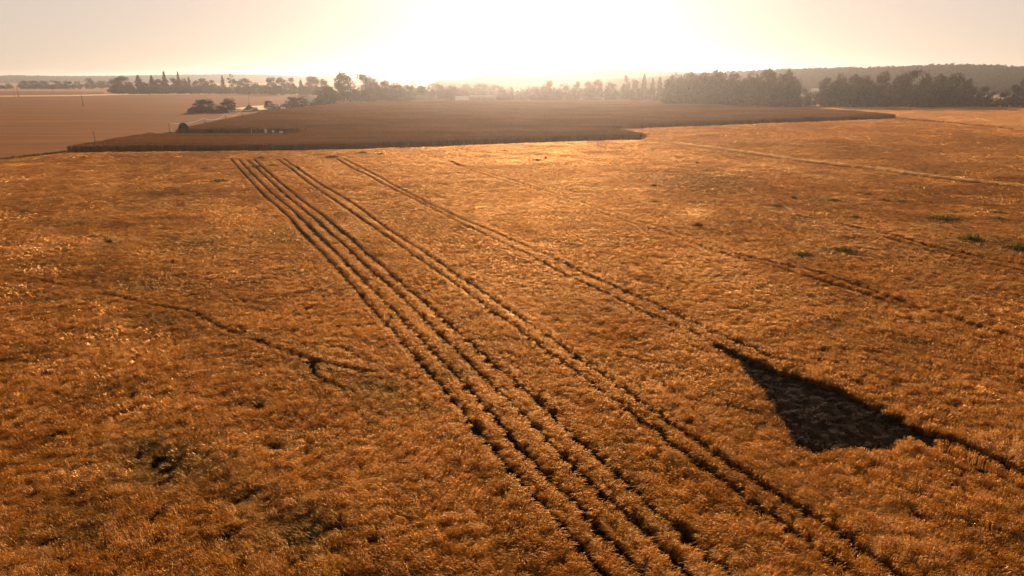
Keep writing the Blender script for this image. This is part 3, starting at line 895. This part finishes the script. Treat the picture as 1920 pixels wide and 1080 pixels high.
# the bell-shaped bush beside the second pole
def bell(seed, n=2600):
    rg = np.random.default_rng(seed)
    z = rg.random(n) ** .62
    r = .5 * np.clip(1.0 - .62 * z ** 1.5, 0, 1) * np.sqrt(np.clip(1 - (np.clip(z - .86, 0, 1) / .14) ** 2, 0, 1)) * (1 + .12 * np.clip(.12 - z, 0, 1) / .12)
    a = rg.random(n) * 6.283
    rr = r * rg.uniform(.78, 1.03, n)
    c = np.stack([np.cos(a) * rr, np.sin(a) * rr, z * .98], 1)
    d = np.stack([np.cos(a), np.sin(a), z], 1)
    return leaves(c, d, .07, rg, rg.random(n))
p = gp(345.5, 251, 0)
mp = m_per_px(p)
r = root("bell_bush", p, "dark bell-shaped bush at the crop edge between two cable poles", "bush", scale=(23 * mp, 23 * mp, 20.5 * mp))
obj("crown", mesh_from("bell_crown", *bell(5)), M_NEEDLE, r)
obj("trunk", trunk_mesh(4, r=.05), M_BARK, r)

# ------------------------------------------------------------------ far wooded ridges
SIMPLE = [mesh_from("wood_crown", *crown_lumpy(300 + i, Wd=1.0, z0=-.15, nc=15, per=36, leaf=.09, lump=.2)) for i in range(4)]
def ridge(name, label, D, prof, th, depth_f, depth_b, spacing, seed, xr=(-200, 2120)):
    """prof: skyline rows over x; th: tree height"""
    rg = np.random.default_rng(seed)
    xs = np.linspace(xr[0], xr[1], 90)
    sk = np.interp(xs, [a for a, b in prof], [b for a, b in prof])
    dist_axis = (D * cP + CAMH * sP)
    X = (xs - 960) / F * dist_axis
    hgt = np.maximum(CAMH + (HOR - sk) / F * dist_axis * cP - th * .85, 0.0)
    us = np.linspace(-1, 1, 17)
    V, Fc = [], []
    for j, u in enumerate(us):
        f = (math.cos(u * math.pi) + 1) / 2
        for i in range(len(xs)):
            wv = 25 * math.sin(xs[i] * .011 + seed)
            V.append((X[i] * (1 + (depth_f if u < 0 else depth_b) * u / D), D + u * (depth_f if u < 0 else depth_b) + wv, hgt[i] * f + .01))
    nx = len(xs)
    for j in range(16):
        for i in range(nx - 1):
            a = j * nx + i
            Fc.append([a, a + 1, a + nx + 1, a + nx])
    tag(obj(name, mesh_from(name, V, Fc), M_HILL, smooth=True), kind="structure")
    P = grid_pts(X[0], X[-1], D - depth_f * .8, D + depth_b * .35, spacing, rg, .95)
    hh = np.interp(P[:, 0] * D / P[:, 1], X, hgt)
    u = np.where(P[:, 1] < D, (P[:, 1] - D) / depth_f, (P[:, 1] - D) / depth_b)
    P[:, 2] = hh * (np.cos(u * math.pi) + 1) / 2 - .5
    P = P[hh > 1.0]
    n = len(P)
    s = th * rg.uniform(.75, 1.15, n)
    sx = spacing * 1.45 * rg.uniform(.8, 1.25, n)
    tag(scatter(name + "_wood", P, np.stack([np.zeros(n), np.zeros(n), rg.random(n) * 6.28], 1), np.stack([sx, sx, s], 1), rg.integers(0, 4, n),
                np.stack([rg.random(n), np.zeros(n), rg.random(n)], 1), [(m_, M_LEAF) for m_ in SIMPLE]), label, "woodland", kind="stuff")

ridge("right_hill", "wooded ridge rising behind the right-hand woods", 1500,
      [(1180, 150), (1240, 146), (1300, 140), (1360, 136), (1430, 133), (1490, 130.5), (1560, 129), (1620, 128.5), (1680, 126), (1750, 122.5), (1800, 122.5), (1850, 124), (1920, 127), (2000, 131), (2120, 138)], 14, 420, 420, 12, 1, (1150, 2150))
ridge("middle_hill", "pale hazy wooded hill behind the village", 2100,
      [(860, 152), (890, 147), (910, 141), (935, 139), (980, 140), (1020, 140), (1036, 136.5), (1060, 132.5), (1100, 130.5), (1140, 130), (1190, 131.5), (1240, 134), (1300, 137), (1380, 140), (1480, 146)], 14, 500, 500, 15, 2, (840, 1500))
ridge("left_hill", "faint flat wooded ridge on the left horizon", 4200,
      [(-200, 143), (0, 143), (25, 141.5), (60, 142.5), (110, 143), (200, 143), (330, 140.5), (420, 139.5), (520, 140.5), (560, 143), (640, 143), (720, 146.5), (860, 148), (950, 150)], 14, 600, 600, 22, 3, (-250, 960))

# woods that read as one mass: behind the village row and inside the right-hand woods
def wood_mass(name, label, xr, dr, n, hr, seed, wr=(8, 14)):
    rg = np.random.default_rng(seed)
    d = rg.uniform(dr[0], dr[1], n)
    x = (rg.uniform(xr[0], xr[1], n) - 960) / F * (d * cP + CAMH * sP)
    P = np.stack([x, d, np.zeros(n)], 1)
    s = rg.uniform(*hr, n)
    w = rg.uniform(*wr, n)
    tag(scatter(name, P, np.stack([np.zeros(n), np.zeros(n), rg.random(n) * 6.28], 1), np.stack([w, w, s], 1), rg.integers(0, 4, n),
                np.stack([rg.random(n), np.zeros(n), rg.random(n)], 1), [(m_, M_LEAF) for m_ in SIMPLE]), label, "woodland", kind="stuff")
wood_mass("village_wood", "hazy mass of trees among the village roofs", (690, 1250), (800, 1250), 420, (7, 13), 11)
wood_mass("hazy_wood", "inner trees of the hazy wood on the right", (1250, 1490), (655, 800), 260, (17, 25), 12)
wood_mass("dark_wood", "inner trees of the dark wood on the right", (1545, 1815), (650, 780), 260, (13, 20), 13)
wood_mass("row_wood", "undergrowth behind the far left tree row", (215, 620), (1190, 1300), 260, (7, 13), 14)

# ------------------------------------------------------------------ weeds in the wheat
def weed_mesh(seed, n=620):
    rg = np.random.default_rng(seed)
    a, rr = rg.random(n) * 6.283, rg.random(n) ** .62
    b = np.stack([np.cos(a) * rr, np.sin(a) * rr, np.zeros(n)], 1)
    ht = rg.uniform(.55, 1.0, n) * (1.08 - .75 * rr)
    ln = rg.normal(0, .16, (n, 3)); ln[:, 2] = 1
    t = b + ln * ht[:, None]
    m = (b + t) / 2 + rg.normal(0, .03, (n, 3))
    wa = rg.random(n) * 3.14
    wdir = np.stack([np.cos(wa), np.sin(wa), np.zeros(n)], 1)
    return mesh_from("weed_patch", *ribbons(np.stack([b, m, t], 1), np.tile([0.05, 0.085, 0.02], (n, 1)), wdir, rg.random(n)))
WM = [weed_mesh(i) for i in range(4)]
for w_ in WM:
    w_.materials.append(M_WEED)
WEEDS = [
 (1770,416,60,14,"longest dark green weed patch in the right of the wheat"),
 (1873,404,36,8,"upper of two close weed patches near the right edge"),
 (1870,416,28,9,"lower of two close weed patches near the right edge"),
 (1820,453,48,15,"dark oval weed patch just left of the right-edge one"),
 (1908,470,48,16,"dark weed patch cut by the right picture edge"),
 (1692,383,24,6,"small weed patch left of the longest dark patch"),
 (1656,381,27,8,"small dark weed patch, left of a pair below the pale verge"),
 (1627,369,24,6,"faint weed patch above the small dark pair"),
 (1487,376,18,6,"small round weed patch in the middle of the right side"),
 (1457,391,30,5,"faint flat weed patch below the small round one"),
 (1563,381,36,6,"faint wide weed patch left of the small dark pair"),
 (1603,413,24,6,"brownish weed patch alone below the faint wide one"),
 (1308,428,22,12,"pale weed tuft with a second tip right of the faint wheel track"),
 (1507,484,46,11,"faded broad weed patch, left of two low ones"),
 (1582,476,56,12,"faded broad weed patch, right of two low ones"),
 (1405,421,12,5,"tiny weed patch right of the pale tuft"),
 (1307,309,9,5,"tiny dark weed below the start of the pale verge"),
 (1638,318,14,5,"small weed growing on the pale verge"),
 (1843,358,10,6,"single weed below the pale verge near the right edge"),
 (490,299.5,18,6,"small dark weed patch at the top of the left wheel tracks"),
 (480,316,36,5,"flat weed patch crossing the second pair of wheel tracks"),
 (512,314,28,5,"flat weed patch right of the one crossing the tracks"),
 (558,318.5,13,6,"weed on the right track of the second pair"),
 (471,331.5,10,4,"tiny weed inside the first pair of wheel tracks"),
 (410,343,44,6,"faint weed patch left of the wheel tracks"),
 (385,320,30,4,"fainter weed patch above and left of the tracks"),
 (622,297,32,6,"wide weed patch under the brown crop's edge"),
 (680,289.5,26,5,"weed patch touching the brown crop's edge"),
 (714,292,14,4,"small weed patch right of the one touching the crop edge"),
 (947,286,11,4,"tiny weed near the crop edge in the bright middle"),
 (1007,304,34,4,"flat weed line in the brightest part of the wheat"),
 (1023,299.5,5,6,"single upright weed beside the flat weed line"),
 (1227,353,22,6,"weed patch in the brown stain right of the middle"),
 (1228,384,24,6,"lower weed patch in the brown stain"),
 (848,307,13,4,"tiny weed at the far end of the faint wheel tracks"),
 (48,402,28,5,"small weed patch near the left picture edge"),
 (157,298.5,16,4,"small weed streak below the hedge corner on the left"),
 (206,458,12,8,"small green weed in the left of the field"),
 (734,604,11,8,"dark weed between the first and second wheel tracks"),
]
for i, (x, y, w, h, lab) in enumerate(WEEDS):
    p = gp(x, y + h * .3, 0.1)
    mp = m_per_px(p)
    dep = max(0.5 * w * mp * .8, 0.4)
    o = obj("weed_patch", WM[i % 4])
    o.location = (p.x, p.y, .08)
    hz = max(1.15, min(1.9, 0.9 + h * mp * .6))
    o.scale = (w * mp * .72, min(dep * 1.5, 5.5), hz)
    o.rotation_euler = (0, 0, -.15)
    tag(o, lab, "weeds", "weed patches in the wheat")

# ------------------------------------------------------------------ poles and cable
def pole(x, base, top, lab, r_=0.10, name="utility_pole", group="poles across the mown field", arm=False):
    p = gp(x, base, 0)
    h = (base - top) * m_per_px(p)
    rt = root(name, p, lab, "pole", group)
    obj("shaft", MB().tube([(0, 0, -.05), (0, 0, h * .5), (0, 0, h)], [r_ * 1.25, r_, r_ * .8], 8).mesh("shaft"), M_POLE, rt)
    b = MB()
    b.tube([(0, 0, h - .02), (0, 0, h + .12), (0, 0, h + .22)], [r_ * .9, r_ * .5, r_ * .6], 6)
    obj("insulator", b.mesh("insulator"), M_STEEL, rt)
    if arm:
        obj("crossarm", MB().box(-.9, .9, -.08, .08, h - .7, h - .5).mesh("crossarm"), M_POLE, rt)
    return p, h

CP = []
for x, b, t, lab in [(319, 250.5, 231, "dark pole left of the bell-shaped bush, first of the cable line"), (384.5, 239.5, 222.5, "dark pole right of the bell-shaped bush carrying the cable"),
                     (424.5, 232, 214.5, "thin pole third along the white cable"), (455.5, 225.5, 207, "thin pole fourth along the white cable, left of the earth heap"),
                     (480, 209.5, 200, "short pole beside the right foot of the earth heap"), (520, 206.5, 197.5, "last pole of the cable line by the white box")]:
    p, h = pole(x, b, t, lab, 0.11)
    CP.append(Vector((p.x, p.y, h + .15)))
pts = []
for a, b, sag in zip(CP[:-1], CP[1:], (1.5, 1.9, 2.2, 1.7, 1.6)):
    for k in range(12):
        u = k / 12
        c = a.lerp(b, u)
        c.z -= sag * 4 * u * (1 - u)
        pts.append(c)
pts.append(CP[-1])
tag(obj("overhead_cable", MB().tube(pts, [0.035] * len(pts), 6).mesh("overhead_cable"), M_CABLE, smooth=True), "bright sagging cable strung along the poles toward the village", "cable")
pole(179, 269, 246, "lone dark post on the field edge, nearest to the left corner", 0.12)
pole(156.5, 199.5, 177.5, "leaning-looking thin pole alone in the upper left field", 0.22)
pole(28.5, 183, 167, "paler left pole of the pair near the left edge", 0.22)
pole(35, 182.5, 165, "darker right pole of the pair near the left edge", 0.34)
pole(100.5, 177, 160, "faint pole in front of the far-left hedge", 0.32, arm=True)
pole(280.3, 178.5, 174, "tiny dark stake in front of the far tree row", 0.30)
pole(467.5, 196.5, 178, "dark pole rising above the earth heap", 0.20)
pole(1706, 209.5, 200.5, "short post in the pale field before the dark wood", 0.22)
pole(1495.5, 206.5, 198, "faint post at the edge of the brown crop on the right", 0.15)

# ------------------------------------------------------------------ objects in the clearing
def white_box(x, y, w, d, h, lab):
    p = gp(x, y, 0)
    rt = root("white_box", p, lab, "box", "white boxes in the crop clearing", rz=.2)
    obj("body", MB().box(-w / 2, w / 2, -d / 2, d / 2, .15, h).mesh("body"), M_WHITE, rt)
    obj("lid", MB().box(-w / 2 - .06, w / 2 + .06, -d / 2 - .06, d / 2 + .06, h + .003, h + .12).mesh("lid"), M_WHITE, rt)
    for sx in (-1, 1):
        for sy in (-1, 1):
            obj("foot", MB().box(sx * w * .4 - .05, sx * w * .4 + .05, sy * d * .4 - .05, sy * d * .4 + .05, -.03, .147).mesh("foot"), M_POLE, rt)
white_box(499.0, 250.6, 0.8, .8, 1.95, "bright white box, leftmost and tallest in the clearing")
white_box(512.5, 250.8, 0.9, .8, 1.5, "dull white box in the middle of the clearing")
white_box(527.5, 250.8, 1.6, .8, 1.15, "low wide white box, rightmost in the clearing")
p = gp(471.8, 250.6, 0)
rt = root("white_post", p, "thin white post standing alone at the left of the clearing", "post")
obj("shaft", MB().tube([(0, 0, -.05), (0, 0, 2.3)], [.11, .09], 8).mesh("shaft"), M_WHITE, rt)
obj("base", MB().box(-.3, .3, -.2, .2, -.02, .25).mesh("base"), M_WHITE, rt)

# the earth heap by the track
rg = np.random.default_rng(8)
V, Fc = [], []
NR, NA = 9, 24
for i in range(NR):
    f = i / (NR - 1)
    for k in range(NA):
        a = 2 * math.pi * k / NA
        rr = (1 - f) * (1 + .12 * math.sin(3 * a + 1) + .07 * rg.normal()) + .01
        V.append((math.cos(a) * rr, math.sin(a) * rr, f ** 1.05 * (1 + .03 * rg.normal())))
for i in range(NR - 1):
    for k in range(NA):
        Fc.append([i * NA + k, i * NA + (k + 1) % NA, (i + 1) * NA + (k + 1) % NA, (i + 1) * NA + k])
Fc.append([(NR - 1) * NA + k for k in range(NA)])
p = gp(467.5, 208, 0)
mp = m_per_px(p)
o = obj("earth_heap", mesh_from("earth_heap", V, Fc), M_HEAP, smooth=True)
o.location = p
o.scale = (14.5 * mp, 9 * mp, 11.5 * mp)
tag(o, "dark conical earth heap beside the pale track", "heap")

def small_box(x, y, w, h, mat, name, lab, cat):
    p = gp(x, y, 0)
    mp = m_per_px(p)
    w, h = w * mp, h * mp
    rt = root(name, p, lab, cat)
    obj("body", MB().box(-w / 2, w / 2, -w * .4, w * .4, 0, h * .85).mesh("body"), mat, rt)
    obj("lid", MB().box(-w * .55, w * .55, -w * .45, w * .45, h * .85 + .004, h).mesh("lid"), mat, rt)
small_box(431, 211.5, 4, 5, M_PINK, "drum", "small pinkish container in front of the spiky dark bush", "container")
small_box(531, 206, 7, 4.5, M_WHITE, "white_crate", "white box lying on the track by the last cable pole", "box")
small_box(544.5, 206.6, 2.2, 4, M_POLE, "stump", "dark stump right of the white box on the track", "stump")

# ------------------------------------------------------------------ buildings
def house(x, base, w, wall_h, roof_h, depth, lab, roofmat=None, wallmat=None, name="house", cat="house", rz=0.0, hip=False, chim=False, nwin=3, zb=0.0, far=None):
    """w, wall_h, roof_h in photo pixels, depth in metres; ridge along x"""
    p = gp(x, base, zb) if far is None else far
    mp = m_per_px(p)
    w, wh, rh = w * mp / 2, wall_h * mp, roof_h * mp
    d = depth / 2
    rt = root(name, p, lab, cat, rz=rz)
    obj("wall", MB().box(-w, w, -d, d, 0, wh).mesh("wall"), wallmat or M_RENDER, rt)
    e = .35
    b = MB()
    rw = 0.02 if hip else w + e
    z0 = wh + .01
    b.add([(-w - e, -d - e, z0), (w + e, -d - e, z0), (w + e, d + e, z0), (-w - e, d + e, z0), (-rw, 0, wh + rh), (rw, 0, wh + rh)],
          [[0, 3, 2, 1], [0, 1, 5, 4], [2, 3, 4, 5], [1, 2, 5], [3, 0, 4]])
    rf = obj("roof", b.mesh("roof"), roofmat or M_TILE, rt)
    if chim:
        obj("chimney", MB().box(w * .4, w * .4 + .7, -.35, .35, wh + rh * .4, wh + rh + 1.0).mesh("chimney"), M_RENDER, rf)
    for k in range(nwin):
        cx = -w + (k + 1) * 2 * w / (nwin + 1)
        if nwin > 1 and k == nwin // 2:
            obj("door", MB().box(cx - .5, cx + .5, -d - .06, -d - .003, .05, min(2.1, wh * .85)).mesh("door"), M_DOOR, rt)
        else:
            fr = obj("window", MB().box(cx - .6, cx + .6, -d - .05, -d - .003, wh * .4, wh * .8).mesh("window"), M_WHITE, rt)
            obj("pane", MB().box(cx - .5, cx + .5, -d - .07, -d - .053, wh * .43, wh * .77).mesh("pane"), M_GLASS, fr)
    return rt

house(582, 197, 26, 8, 6.5, 8, "house with a shining pale roof behind the dark bushes", M_ROOFW, chim=True, rz=.25)
house(555, 196, 20, 6, 4.5, 7, "low house with a dull roof left of the shining one", M_TILE, rz=-.1)
house(683, 190, 9, 7, 5, 7, "small bright white shed under the big hazy trees", M_ROOFW, M_WHITE, "shed", "shed", rz=.5, nwin=1)
house(653, 190, 13, 14, 7, 8, "white gabled house half hidden by the big hazy trees", M_ROOFW, M_WHITE, rz=.7)
house(797, 190.5, 40, 7, 4.5, 14, "long low barn with a pale pinkish roof in the village", M_ROOFT, M_TILE, "barn", "barn", nwin=5)
house(867, 190, 24, 4, 5.5, 12, "brightest shed in the village with a shining white roof", M_ROOFW, M_WHITE, "shed", "shed", nwin=3)
house(909, 190.5, 52, 8, 3.5, 14, "longest pale roofed farm building right of the brightest shed", M_ROOFT, M_TILE, "barn", "barn", nwin=5)
house(957, 180, 12, 5, 5, 9, "small village house above the dark hedge", M_TILE, chim=True)
house(985, 174, 14, 5, 4, 9, "hazy village house with a pale roof edge", M_ROOFW)
house(1004, 181, 16, 6, 5, 9, "hazy house left of the dome tree", M_TILE, chim=True)
house(1070, 178, 6, 4, 4, 7, "bright dot of a house deep in the hazy trees", M_ROOFW, M_WHITE, nwin=1)
house(1091.5, 189.5, 7, 2.5, 1.6, 5, "tiny bright hut at the edge of the brown crop", M_ROOFW, M_WHITE, "hut", "hut", nwin=1)
house(1226, 178, 9, 4, 3, 8, "faint house in front of the narrow poplars", M_ROOFW, nwin=1)
house(1527, 181, 13, 10, 5, 10, "pale roofed house in the gap between the two woods", M_ROOFW, M_WHITE, rz=.3)
house(775, 160, 11, 5, 7.5, 14, "far house with a pointed pyramid roof on the skyline", M_TILE, hip=True, nwin=1, far=gp(775, 162, 0))
house(828, 160, 14, 12, 2.5, 16, "big flat-looking block beside a tree on the skyline", M_TILE, nwin=3, far=gp(824, 161.5, 0))
house(9.5, 165.5, 4, 3, 1.8, 7, "white dot of a house at the far left edge", M_ROOFW, M_WHITE, nwin=1)
tree(837, 161.5, 144.5, 16, "round", "rounded tree joined to the big block on the skyline", GV)
tree(888.5, 160, 137, 9, "narrow", "lone pointed tree on the bright skyline left of the hazy hill", GV)

# masts
for x, D_, y0, y1, lab in [(762, 1500, 160, 137, "thin lattice mast on the skyline left of the pointed roof"), (1355.5, 1500, 137, 76, "very tall faint mast on the ridge above the hazy wood")]:
    ax = D_ * cP + CAMH * sP
    mp = ax / F
    zb = max(0, CAMH + (HOR - y0) * mp * cP) if y0 < HOR else 0.0
    zt = CAMH + (HOR - y1) * mp * cP
    rt = root("radio_mast", Vector(((x - 960) * mp, D_, zb)), lab, "mast")
    hm = zt - zb
    b = MB()
    rr = .45
    for k in range(3):
        a = 2.094 * k
        b.tube([(math.cos(a) * rr, math.sin(a) * rr, -5), (math.cos(a) * rr * .4, math.sin(a) * rr * .4, hm)], [.12, .08], 5)
    for j in range(12):
        z = hm * j / 12
        for k in range(3):
            a, a2 = 2.094 * k, 2.094 * (k + 1)
            s0, s1 = rr * (1 - .6 * j / 12), rr * (1 - .6 * (j + 1) / 12)
            b.tube([(math.cos(a) * s0, math.sin(a) * s0, z), (math.cos(a2) * s1, math.sin(a2) * s1, z + hm / 12)], [.05, .05], 4)
    obj("lattice", b.mesh("lattice"), M_STEEL, rt)
    obj("antenna", MB().tube([(0, 0, hm * .97), (0, 0, hm * 1.04)], [.2, .1], 6).mesh("antenna"), M_STEEL, rt)

# dark grass line along the left field's near edge and the far right field
def grass_line(name, pts, lab, w=1.2, h=0.9, step=.5, seed=1):
    rg = np.random.default_rng(seed)
    out = []
    for (x0, y0), (x1, y1) in zip(pts[:-1], pts[1:]):
        a, b = gp(x0, y0), gp(x1, y1)
        n = int((b - a).length / step) * 10
        t = rg.random(n)[:, None]
        base = np.array(a)[None] * (1 - t) + np.array(b)[None] * t + np.stack([np.zeros(n), rg.normal(0, w * .5, n), np.zeros(n)], 1)
        top = base + np.stack([rg.normal(0, .2, n), rg.normal(0, .2, n), rg.uniform(.5, 1.1, n) * h], 1)
        wa = rg.random(n) * 3.14
        out.append(ribbons(np.stack([base, (base + top) / 2, top], 1), np.tile([.10, .16, .04], (n, 1)), np.stack([np.cos(wa), np.sin(wa), np.zeros(n)], 1), rg.random(n)))
    o = obj(name, mesh_from(name, *join(out)), M_WEED)
    return tag(o, lab, "grass", kind="stuff")
grass_line("rough_grass", [(-120, 332), (0, 300.5), (60, 293.5), (131, 285), (178, 270), (250, 260), (320, 250.5), (360, 248)], "dark rough grass along the mown field's lower edge", 1.3, .9, .5, 4)
grass_line("ditch_grass", [(1560, 209.6), (1700, 210.5), (1800, 211.2), (1920, 212), (2100, 213)], "dark grass line across the pale right field", .8, .9, .6, 5)
grass_line("bush_grass", [(350, 211.8), (400, 211.4), (440, 211), (500, 208.5), (540, 206.5)], "dark scrub grass under the bushes by the track", 2.5, 1.1, .35, 6)

# ------------------------------------------------------------------ haze
hz = MB().box(-8000, 8000, -250, 11000, -1.2, 82).mesh("haze")
ho = obj("haze", hz)
m, t, N, L = new_mat("haze_air")
pv = N("ShaderNodeVolumePrincipled")
pv.inputs["Color"].default_value = (1.0, 0.99, 0.98, 1)
pv.inputs["Density"].default_value = 0.00011
pv.inputs["Anisotropy"].default_value = 0.89
out = N("ShaderNodeOutputMaterial")
L(pv.outputs[0], out.inputs["Volume"])
hz.materials.append(m)
tag(ho, kind="stuff")
print("wheat tufts", NW, "objects", len(bpy.data.objects))
